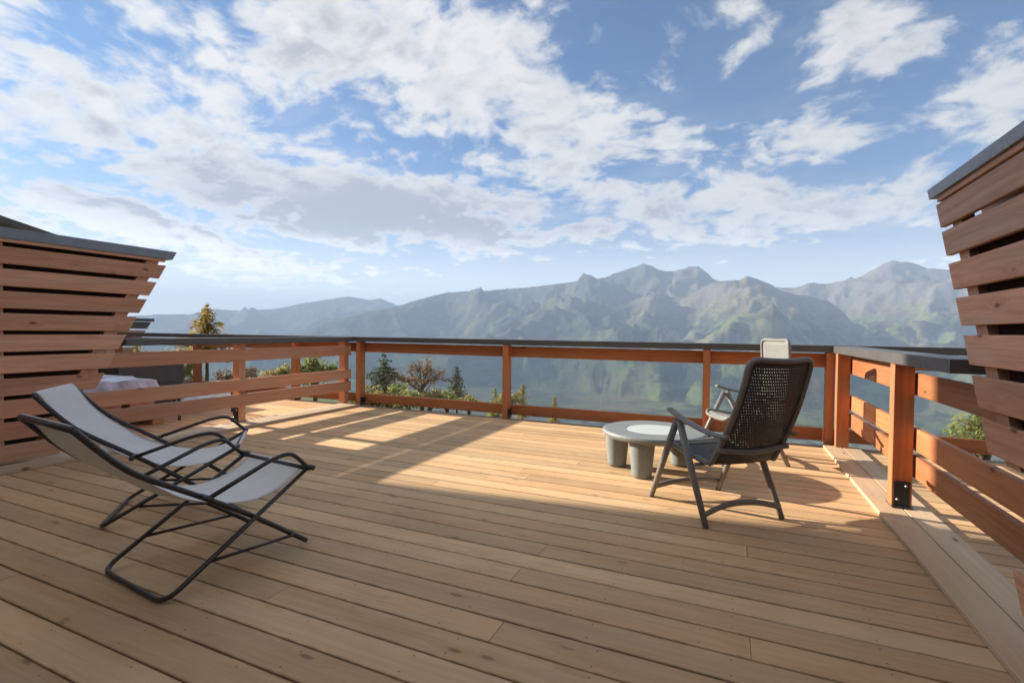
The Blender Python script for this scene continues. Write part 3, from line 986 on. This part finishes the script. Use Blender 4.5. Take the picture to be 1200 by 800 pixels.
def make_recliner(label, y_top, z_top, panel, frame):
    t = thing('reclining_chair', label, 'garden chair', group='reclining resin chairs by the table')
    W_ = 0.28
    for s in (-1, 1):
        for (yf, ya) in ((0.0, .290), (.590, .318)):
            pts = [(s * W_, yf, 0.0), (s * (W_ - .004), yf + (ya - yf) * .5, .29), (s * (W_ - .010), ya, .585)]
            m = MB(); m.tube(pts, [0.0175, 0.0215, 0.023], 10)
            m.build('leg', frame, t, smooth=True)
        m = MB()
        path = smooth_path([(s * (W_ - .012), .400, .645), (s * (W_ - .006), .28, .612), (s * (W_ - .010), .08, .572), (s * (W_ - .030), -.07, .556), (s * (W_ - .052), -.115, .562)], 5)
        m.tube(path, 0.027, 10, ry=0.013)
        m.build('armrest', frame, t, smooth=True)
    for y, dz_ in ((0.018, 0.07), (.572, 0.07)):
        path = smooth_path([(-W_, y, dz_), (-W_ * .5, y + (.02 if y < .3 else -.02), dz_ + .030), (0, y + (.03 if y < .3 else -.03), dz_ + .038), (W_ * .5, y + (.02 if y < .3 else -.02), dz_ + .030), (W_, y, dz_)], 5)
        m = MB(); m.tube(path, 0.011, 8, ry=0.019)
        m.build('stretcher', frame, t, smooth=True)

    # seat: rounded front lip, slight dish
    def seat(u, v):
        x_ = (u - .5) * (0.47 - 0.02 * v)
        y_ = 0.03 + v * 0.50
        z_ = .372 + .060 * v - 0.020 * math.sin(math.pi * v) - 0.010 * (1 - (2 * u - 1) ** 2) - 0.040 * max(0, (v - .88) / .12) ** 2
        if v > .86: x_ *= 1 - 0.10 * ((v - .86) / .14) ** 2
        return (x_, y_, z_)

    m = MB(); perforated(m, seat, 24, 26)
    st = m.build('seat', panel, t)
    md = st.modifiers.new('thickness', 'SOLIDIFY'); md.thickness = 0.006
    rim = [seat(0, .0), seat(0, .25), seat(0, .5), seat(0, .75), seat(0.01, .93), seat(.10, 1.0), seat(.5, 1.0), seat(.90, 1.0), seat(.99, .93), seat(1, .75), seat(1, .5), seat(1, .25), seat(1, .0)]
    m = MB(); m.tube(smooth_path(rim, 3), 0.014, 8, ry=0.017)
    m.build('seat_rim', frame, t, smooth=True)
    m = MB(); m.tube([(-W_ + .01, .43, .395), (W_ - .01, .43, .395)], 0.012, 8); m.build('seat_bar', frame, t, smooth=True)
    m = MB(); m.tube([(-W_ + .01, .125, .345), (W_ - .01, .125, .345)], 0.012, 8); m.build('seat_bar', frame, t, smooth=True)

    yb, zb = 0.028, .372

    def back(u, v):
        half = 0.232 - 0.020 * v
        x_ = (2 * u - 1) * half
        bow = 0.030 * math.sin(math.pi * min(v * 1.0, 1)) - 0.05 * max(0, v - .8) ** 2
        dy_, dz_ = (y_top - yb), (z_top - zb)
        ln = math.hypot(dy_, dz_)
        ny, nz_ = -dz_ / ln, dy_ / ln                # rearward normal
        off = bow + 0.022 * (1 - (2 * u - 1) ** 2)
        return (x_, yb + dy_ * v + ny * off, zb + dz_ * v + nz_ * off)

    m = MB(); perforated(m, back, 27, 38)
    bk = m.build('backrest', panel, t)
    md = bk.modifiers.new('thickness', 'SOLIDIFY'); md.thickness = 0.004
    rim = [back(0, 0), back(0, .2), back(0, .4), back(0, .6), back(0, .8), back(0.0, .95), back(.08, 1.0), back(.3, 1.0), back(.5, 1.0), back(.7, 1.0), back(.92, 1.0), back(1.0, .95), back(1, .8), back(1, .6), back(1, .4), back(1, .2), back(1, 0)]
    m = MB(); m.tube(smooth_path(rim, 3), 0.015, 8, ry=0.017)
    m.build('back_rim', frame, bk, smooth=True)
    band = [(-.250, back(0, .22)[1], back(0, .22)[2] - .03), back(.08, .16), back(.5, .14), back(.92, .16), (.250, back(1, .22)[1], back(1, .22)[2] - .03)]
    ny = -(z_top - zb)
    m = MB(); m.tube([Vector(p) + Vector((0, -.014, 0)) for p in smooth_path(band, 5)], 0.009, 8, ry=0.016)
    m.build('back_band', frame, bk, smooth=True)
    return t


rc1 = make_recliner('dark reclining resin chair nearest the viewer, its perforated back leaning towards us', -0.255, 1.012, M_CHAIRPANEL, M_CHAIR)
rc1.location = (0.105, 3.326, 0.001)
rc1.rotation_euler = (0, 0, math.atan2(0.644, 0.765))
rc2 = make_recliner('upright resin chair by the railing, its pale sunlit front half hidden by another chair', -0.020, 1.10, M_CHAIRPALE, M_CHAIR)
rc2.location = (0.365, 5.18, 0.001)
rc2.rotation_euler = (0, 0, math.atan2(0.894, -0.447))

# ------------------------------------------------------------------ low table
tb = thing('low_table', 'round grey low table on three thick tapered legs, a pale disc in its top', 'table', (-0.575, 4.32, 0.001))
m = MB()
m.lathe([(0.25, 0.285), (0.395, 0.283), (0.415, 0.290), (0.425, 0.305), (0.428, 0.320), (0.422, 0.333), (0.41, 0.338), (0.232, 0.338), (0.228, 0.330), (0.228, 0.318)], 64, bottom=False, top=False)
m.lathe([(0.0005, 0.285), (0.25, 0.285)], 64, bottom=False, top=False)
m.build('table_top', M_TABLE, tb, smooth=False)
m = MB(); m.lathe([(0.2265, 0.318), (0.2265, 0.333), (0.222, 0.337), (0.10, 0.3385), (0.0005, 0.3385)], 64, (0.0, 0.0), bottom=True, top=False)
m.build('disc', M_DISC, tb)
for (lx, ly) in ((-0.88, 4.31), (-0.628, 4.045), (-0.378, 4.56)):
    m = MB(); m.lathe([(0.066, 0.0), (0.076, 0.004), (0.080, 0.03), (0.102, 0.270), (0.102, 0.288)], 32)
    m.build('leg', M_TABLE, tb, (lx + 0.575, ly - 4.32, 0), smooth=True)

# ------------------------------------------------------------------ what stands on the neighbouring terrace
st = thing('wrapped_stack', 'low stack of bricks wrapped in crumpled clear plastic behind the left partition', 'stack', (-7.0, 3.1, 0))
rr = random.Random(4)
for lay in range(4):
    for ix in range(4):
        for iy in range(4):
            m = MB(); m.plank(0.30, 0.26, 0.085, 0.008)
            m.build('brick', plain('pink block', (0.42, 0.27, 0.22), 0.8) if (lay, ix, iy) == (0, 0, 0) else bpy.data.materials['pink block'], st,
                    (-0.60 + ix * 0.36 + rr.uniform(-.02, .02), -0.50 + iy * 0.34 + rr.uniform(-.02, .02), 0.15 + lay * 0.095), rot=(0, 0, rr.uniform(-.05, .05)))
m = MB()
for ix in range(3): m.box(-.75, .75, -.68 + ix * .62, -.56 + ix * .62, 0.0, .085)
m.build('pallet', M_CRATE, st)
m = MB()
N = 14
for j in range(N + 1):
    for i in range(N + 1):
        u_, v_ = i / N * 2 - 1, j / N * 2 - 1
        e = max(abs(u_), abs(v_))
        drop = 0.0 if e < .86 else (e - .86) / .14
        k = 0.80 + 0.04 * rr.uniform(-1, 1) * (1 if drop else .3)
        m.v.append((u_ * k, v_ * (k - .06), 0.535 - drop * 0.16 + rr.uniform(-.02, .022)))
for j in range(N):
    for i in range(N):
        a = j * (N + 1) + i
        m.f.append((a, a + 1, a + N + 2, a + N + 1))
m.build('plastic_wrap', M_WRAP, st)

cr = thing('blocker_crate', 'tall added sun blocker built as a crate of bare boards at the far side of the wrapped stack', 'crate', (-8.5, 3.28, 0))  # added to block the low sun and end the lit stripes on the deck
for k in range(11):
    for (y0, y1, x0, x1) in ((-0.60, 0.60, .48, .50), (-0.60, 0.60, -.50, -.48), (-.60, -.58, -.478, .478), (.58, .60, -.478, .478)):
        m = MB(); m.box(x0, x1, y0, y1, 0, 0.15)
        m.build('plank', M_CRATE, cr, (0, 0, 0.02 + k * 0.156))
for (xx, yy) in ((-.44, -.54), (.44, -.54), (-.44, .54), (.44, .54)):
    m = MB(); m.box(-.035, .035, -.035, .035, 0, 1.74)
    m.build('corner_post', M_CRATE, cr, (xx, yy, 0))
m = MB(); m.box(-.51, .51, -.61, .61, 1.745, 1.77); m.build('lid', M_CRATE, cr)

bx_ = thing('storage_box', 'long dark grey storage box showing between the rails of the left partition', 'box', (-8.2, 4.66, 0))
m = MB(); m.box(-.25, .25, -.46, .46, 0.0, 0.66); m.build('body', M_DARKBOX, bx_)
m = MB(); m.box(-.27, .27, -.48, .48, 0.663, 0.70); m.build('lid', M_DARKBOX, bx_)

sh = MB()
N = 18
for j in range(N + 1):
    for i in range(N + 1):
        u_, v_ = i / N, j / N
        sh.v.append((-0.55 + 1.1 * u_ + rr.uniform(-.02, .02), -0.5 + 1.0 * v_ + rr.uniform(-.02, .02), 0.004 + 0.05 * abs(math.sin(u_ * 9 + v_ * 5)) * rr.uniform(.3, 1)))
for j in range(N):
    for i in range(N):
        a = j * (N + 1) + i
        sh.f.append((a, a + 1, a + N + 2, a + N + 1))
o = sh.build('plastic_sheet', M_SHEET, None, (-7.75, 5.40, 0.0))
o['label'] = 'crumpled white plastic sheet lying on the deck boards beyond the left partition'
o['category'] = 'sheet'

rk = thing('slatted_rack', 'low rack of thin dark slats on spindly legs just beyond the left partition', 'rack', (-6.9, 4.35, 0))
for (xx, yy) in ((.62, -.36), (-.62, -.36), (.62, .36), (-.62, .36)):
    m = MB(); m.box(-.012, .012, -.012, .012, 0, 0.33); m.build('leg', M_TUBE, rk, (xx, yy, 0))
for yy in (-.36, .36):
    m = MB(); m.box(-.65, .65, -.012, .012, 0, 0.02); m.build('side_bar', M_TUBE, rk, (0, yy, 0.312 + .02))
for k in range(9):
    m = MB(); m.box(-.63, .63, -.018, .018, 0, 0.012); m.build('slat', M_TUBE, rk, (0, -.32 + k * .08, 0.353))

# the neighbours' own partition, farther along the row
pf = thing('slatted_partition', 'dark far partition with a slanted end seen over the left railing', 'partition', (-11.5, 5.0, 0), group='partitions between the terraces')


def end_far(z): return 6.32 + (z - .63) * .60


for k, z0 in enumerate((0.04, .225, .405, .585, .765, .945, 1.125)):
    lengthwise('slat', M_SLAT if z0 < 1.1 else M_CAP, pf, 0, -4.0, end_far(z0 + .07) - 5.0, z0 + .0725, .145, .026, .085)
m = MB(); m.box(-.1, .1, -4.0, end_far(1.29) - 5.0, 1.28, 1.345); m.build('cap', M_CAP, pf)
for yy in (-2.6, -.5, .8):
    m = MB(); m.box(-.09, -.03, -.05, .05, 0, 1.278); m.build('post', M_SLAT, pf, (0, yy, 0))

# ------------------------------------------------------------------ buildings
def gable(name, label, x0, x1, y0, y1, zb, ze, zr, axis, over, cat='chalet', windows=()):
    """rendered block under a two-pitch roof; axis 'x': ridge along X"""
    cx_, cy_ = (x0 + x1) / 2, (y0 + y1) / 2
    b = thing(name, label, cat, (cx_, cy_, zb))
    m = MB()
    X0, X1, Y0, Y1 = x0 - cx_, x1 - cx_, y0 - cy_, y1 - cy_
    he, hr = ze - zb, zr - zb
    m.box(X0, X1, Y0, Y1, 0, he)
    if axis == 'x':
        for xx in (X0, X1):
            m.add([(xx, Y0, he), (xx, Y1, he), (xx, 0, hr)], [(0, 1, 2)])
    m.build('wall', M_RENDER, b)
    sl = (hr - he) / (Y1 if axis == 'x' else X1)
    th = 0.22
    for s in (-1, 1):
        m = MB()
        yo = (Y1 + over) * s
        zo = he - sl * over
        xa, xb = X0 - over, X1 + over
        m.add([(xa, 0, hr + .02), (xb, 0, hr + .02), (xb, yo, zo + .02), (xa, yo, zo + .02), (xa, 0, hr + th), (xb, 0, hr + th), (xb, yo, zo + th), (xa, yo, zo + th)],
              [(3, 2, 1, 0), (4, 5, 6, 7), (0, 1, 5, 4), (1, 2, 6, 5), (2, 3, 7, 6), (3, 0, 4, 7)] if s < 0 else [(0, 1, 2, 3), (7, 6, 5, 4), (4, 5, 1, 0), (5, 6, 2, 1), (6, 7, 3, 2), (7, 4, 0, 3)])
        m.build('roof', M_ROOF, b)
    for (wx, wz, ww, wh, side) in windows:
        m = MB()
        yy = Y1 + .02 if side == 'n' else Y0 - .02
        for (a0, a1, c0, c1) in ((-ww / 2 - .07, -ww / 2, -wh / 2 - .07, wh / 2 + .07), (ww / 2, ww / 2 + .07, -wh / 2 - .07, wh / 2 + .07), (-ww / 2, ww / 2, wh / 2, wh / 2 + .07), (-ww / 2, ww / 2, -wh / 2 - .07, -wh / 2)):
            m.box(a0, a1, -.05, .05, c0, c1)
        f = m.build('window', M_SLAT, b, (wx, yy, wz))
        m = MB(); m.box(-ww / 2, ww / 2, -.012, .012, -wh / 2, wh / 2); m.build('pane', M_PANE, f)
    return b


# farther chalet whose brown roof slope shows above the left partition
gable('neighbour_chalet', 'chalet with a brown sloping roof rising behind the left slatted partition', -33, -21.2, -8.0, 8.0, -3.0, 4.1, 6.05, 'x', 1.2,
      windows=((-2.5, 4.2, 1.2, 1.3, 'n'), (2.5, 4.2, 1.2, 1.3, 'n')))
# the chalet this terrace belongs to: front wall behind the viewer and an added unseen wing with a screen to shade the near boards
own = thing('terrace_chalet', 'white rendered chalet behind the terrace with an added shade wing on the sunny side', 'chalet', (-4, -3, -2.6))
m = MB(); m.box(-20.5, 9.0, -6.0, 1.45, 0, 6.9); m.build('wall', M_RENDER, own)
m = MB(); m.box(-20.5, -12.0, 1.46, 6.20, 0, 13.2); m.build('shade_wing', M_RENDER, own)  # added block out of view, keeps the low sun off the near deck
m = MB()
prof = [(6.205, 7.3), (6.38, 7.5), (6.56, 7.97), (6.73, 8.33), (6.90, 8.67), (7.20, 8.95), (7.32, 13.2), (6.205, 13.2)]  # made-up outline, shaped to set where the deck shadow ends
n_ = len(prof)
m.add([(-12.35, y_, z_) for y_, z_ in prof] + [(-12.0, y_, z_) for y_, z_ in prof],
      [tuple(range(n_)), tuple(reversed(range(n_, 2 * n_)))] + [((i + 1) % n_, i, i + n_, (i + 1) % n_ + n_) for i in range(n_)])
m.build('shade_screen', M_SLAT, own)
for wx in (-1.2, 1.4, 4.6):
    m = MB()
    for (a0, a1, c0, c1) in ((-.62, -.55, 0, 2.2), (.55, .62, 0, 2.2), (-.55, .55, 2.13, 2.2), (-.55, .55, 0, .07)):
        m.box(a0, a1, -.05, .05, c0, c1)
    f = m.build('window', M_SLAT, own, (wx, 1.48, 2.65))
    m = MB(); m.box(-.55, .55, -.012, .012, .07, 2.13); m.build('pane', M_PANE, f)


# ------------------------------------------------------------------ trees
def leaf_faces(m, p, size, rr, n=3, flat=0.6):
    for _ in range(n):
        d = Vector((rr.uniform(-1, 1), rr.uniform(-1, 1), rr.uniform(-flat, flat))).normalized()
        e = d.cross(Vector((rr.uniform(-.4, .4), rr.uniform(-.4, .4), 1))).normalized()
        c = Vector(p) + Vector((rr.gauss(0, size * .5), rr.gauss(0, size * .5), rr.gauss(0, size * .4)))
        s = size * rr.uniform(.6, 1.2)
        m.add([c - d * s - e * s * .3, c + d * s * .2 - e * s * .45, c + d * s, c + e * s * .45], [(0, 1, 2, 3)])


def conifer(name, label, x, y, top, H, W0, material, seed, density=1.0, cat='tree', group='trees below the terrace', droop=0.25, ragged=0.3, leaf=0.11):
    rr = random.Random(seed)
    zb = min(gz(x, y), top - H * .75)
    t = thing(name, label, cat, (x, y, zb), group=group)
    h = top - zb
    m = MB(); m.tube([(0, 0, -.3), (rr.uniform(-.05, .05), rr.uniform(-.05, .05), h * .5), (0, 0, h * .97)], [h * .016 + .03, h * .010 + .02, .012], 7)
    br = MB()
    cr_ = MB()
    nlev = int(H * 6.0)
    for k in range(nlev):
        f = k / nlev
        z = h - 0.10 - f * (H - .15)
        ln = W0 * (f ** .82) * rr.uniform(1 - ragged, 1 + ragged * .6) + .08
        nb = rr.randint(5, 7)
        a0 = rr.uniform(0, 6.28)
        for i in range(nb):
            a = a0 + i * 6.283 / nb + rr.uniform(-.25, .25)
            l2 = ln * rr.uniform(.65, 1.12)
            tip = Vector((math.cos(a) * l2, math.sin(a) * l2, z - droop * l2 + .12 * l2 * l2 / max(W0, .1)))
            br.tube([(0, 0, z), tip], [.012 + .008 * l2, .004], 4, caps=False)
            steps = max(2, int(l2 * 7 * density))
            for q in range(steps):
                w = (q + .7) / steps
                p = Vector((0, 0, z)).lerp(tip, w)
                leaf_faces(cr_, p, leaf * (1.15 - .3 * w) * (.8 + .4 * min(1, l2)), rr, 3 if density >= 1 else 2)
    leaf_faces(cr_, (0, 0, h), .06, rr, 5, 1.5)
    m.v, m.f = m.v, m.f
    tr = m.build('trunk', M_BARK, t, smooth=True)
    br.build('branch', M_BARK, tr)['kind'] = 'stuff'
    cr_.build('crown', material, t)['kind'] = 'stuff'
    return t


def broadleaf(name, label, x, y, top, H, W0, material, seed, n=900, twig=True, cat='tree', group='trees below the terrace', leaf=.09):
    rr = random.Random(seed)
    zb = min(gz(x, y), top - H)
    t = thing(name, label, cat, (x, y, zb), group=group)
    h = top - zb
    m = MB()
    br = MB(); cr_ = MB()
    base = h - H * .85
    m.tube([(0, 0, -.2), (rr.uniform(-.1, .1), rr.uniform(-.1, .1), base), (rr.uniform(-.15, .15), 0, base + H * .35)], [.05 + h * .02, .04 + h * .012, .03], 7)
    tips = []
    for i in range(26):
        a, b = rr.uniform(0, 6.28), rr.uniform(.15, 1.35)
        l = rr.uniform(.55, 1.0)
        s0 = Vector((0, 0, base + rr.uniform(0, .35) * H))
        e = Vector((math.cos(a) * math.cos(b) * W0 * l, math.sin(a) * math.cos(b) * W0 * l, base + H * .18 + math.sin(b) * H * .68 * l))
        mid_ = s0.lerp(e, .5) + Vector((rr.uniform(-.1, .1), rr.uniform(-.1, .1), .12 * H * .3))
        br.tube([s0, mid_, e], [.035, .022, .008], 5, caps=False)
        tips.append((mid_, e))
        for _ in range(5):
            f = mid_.lerp(e, rr.uniform(.2, 1)); g_ = f + Vector((rr.uniform(-1, 1), rr.uniform(-1, 1), rr.uniform(-.2, 1))) * (.22 * H * .35)
            br.tube([f, g_], [.012, .004], 4, caps=False)
            tips.append((f, g_))
    for _ in range(n):
        a_, e_ = rr.choice(tips)
        leaf_faces(cr_, a_.lerp(e_, rr.uniform(.2, 1.1)) + Vector((rr.gauss(0, .09), rr.gauss(0, .09), rr.gauss(0, .07))), leaf, rr, 2, 1.0)
    tr = m.build('trunk', M_BARK, t, smooth=True)
    br.build('branch', M_BARK, tr)['kind'] = 'stuff'
    cr_.build('crown', material, t)['kind'] = 'stuff'
    return t


def at(az_deg, tan_el, dist):
    a = rad(az_deg)
    return math.sin(a) * dist, math.cos(a) * dist, EYE + tan_el * dist


x, y, z = at(-55.3, .0420, 30); conifer('larch_tree', 'golden larch rising above the left railing against the distant ridge', x, y, z, 2.9, 1.75, M_LARCH, 11, 1.3, leaf=.13)
x, y, z = at(-38.1, -.0455, 22); conifer('spruce_tree', 'ragged dark spruce at the left corner post, seen through the glass', x, y, z, 2.4, 1.85, M_SPRUCE, 12, 1.6, ragged=.55, leaf=.11)
x, y, z = at(-30.0, -.0700, 27); conifer('spruce_tree', 'slim dark spruce right of the russet tree, seen through the glass', x, y, z, 2.3, 1.05, M_SPRUCE, 13, 1.6, leaf=.11)
x, y, z = at(-33.9, -.0560, 23); broadleaf('russet_tree', 'half bare russet tree between two dark spruces behind the glass', x, y, z, 1.9, 1.55, M_RUST, 14, 1500, leaf=.055)
x, y, z = at(-18.7, -.1290, 40); conifer('larch_tree', 'tip of a yellow larch just right of the middle glass post', x, y, z, 2.2, .75, M_LARCH, 15, 1.1, leaf=.12)
x, y, z = at(-22.4, -.1050, 34); conifer('larch_tree', 'small yellow green larch left of the middle glass post', x, y, z, 2.4, .65, M_LARCH, 16, 1.1, leaf=.12)
x, y, z = at(-25.6, -.1130, 33); conifer('larch_tree', 'low olive young larch under the dark slim spruce', x, y, z, 2.2, .75, M_BIRCH, 17, 1.1, leaf=.12)
x, y, z = at(-24.0, -.1180, 32); broadleaf('shrub', 'yellowing shrub low behind the glass between two young larches', x, y, z, 1.5, 1.0, M_BUSH, 31, 400, cat='shrub', group='shrubs on the slope', leaf=.12)
x, y, z = at(-45.3, -.0440, 26); broadleaf('birch_tree', 'yellow green leafy tree behind the railing left of the corner', x, y, z, 2.4, 1.25, M_BIRCH, 18, 1200, leaf=.11)
x, y, z = at(-48.6, -.0600, 30); broadleaf('birch_tree', 'pale yellow leafy tree behind the left rails', x, y, z, 2.4, 1.5, M_BUSH, 19, 1000, leaf=.12)
x, y, z = at(-52.0, -.0550, 34); broadleaf('birch_tree', 'russet leafy tree behind the left glass panes', x, y, z, 2.8, 1.9, M_RUST, 20, 1100, leaf=.12)
x, y, z = at(-58.0, -.0300, 30); broadleaf('birch_tree', 'bright yellow tree beyond the dark storage box', x, y, z, 3.0, 1.5, M_BIRCH, 21, 1100, leaf=.12)
x, y, z = at(-60.8, -.0120, 36); conifer('larch_tree', 'faint yellow larch beyond the far dark partition', x, y, z, 3.2, 1.2, M_LARCH, 22, .9, leaf=.13)
x, y, z = at(19.9, -.1080, 14); broadleaf('shrub', 'yellow green shrub beyond the right partition', x, y, z, 1.3, .62, M_BIRCH, 23, 600, cat='shrub', group='shrubs on the slope', leaf=.07)
shr = [(-39.6, -.110, 20, 1.3, 1.0), (-36.6, -.105, 20, 1.2, .8), (-33.0, -.115, 22, 1.1, .9), (-31.0, -.120, 24, 1.2, .9), (-28.6, -.125, 25, 1.1, .8), (-35.2, -.120, 19, .9, .6)]
words_ = ['golden shrub beside the left corner post', 'rust tinged shrub under the ragged spruce', 'straw coloured shrub under the russet tree', 'olive shrub between the russet tree and the slim spruce', 'pale shrub at the foot of the slim spruce', 'low tawny shrub under the left glass joint']
for i, (a_, e_, d_, h_, w_) in enumerate(shr):
    x, y, z = at(a_, e_, d_)
    broadleaf('shrub', words_[i], x, y, z, h_, w_, M_BUSH if i % 2 == 0 else M_BIRCH, 40 + i, 520, cat='shrub', group='shrubs on the slope')

# ------------------------------------------------------------------ haze over the valley
hz = MB()
hz.box(-17500, 17500, -17500, 17500, -901, 1190)
me = hz.mesh('haze')
hm = bpy.data.materials.new('valley haze')
hm.use_nodes = True
ht = NT(hm.node_tree)
ht.n.remove(ht.n['Principled BSDF'])
vol = ht.new('ShaderNodeVolumePrincipled')
vol.inputs['Color'].default_value = (0.39, 0.52, 0.76, 1)
vol.inputs['Density'].default_value = 0.000108
vol.inputs['Anisotropy'].default_value = 0.0
ht.l.new(vol.outputs[0], ht.n['Material Output'].inputs['Volume'])
me.materials.append(hm)
o = link('haze', me)
o['kind'] = 'stuff'
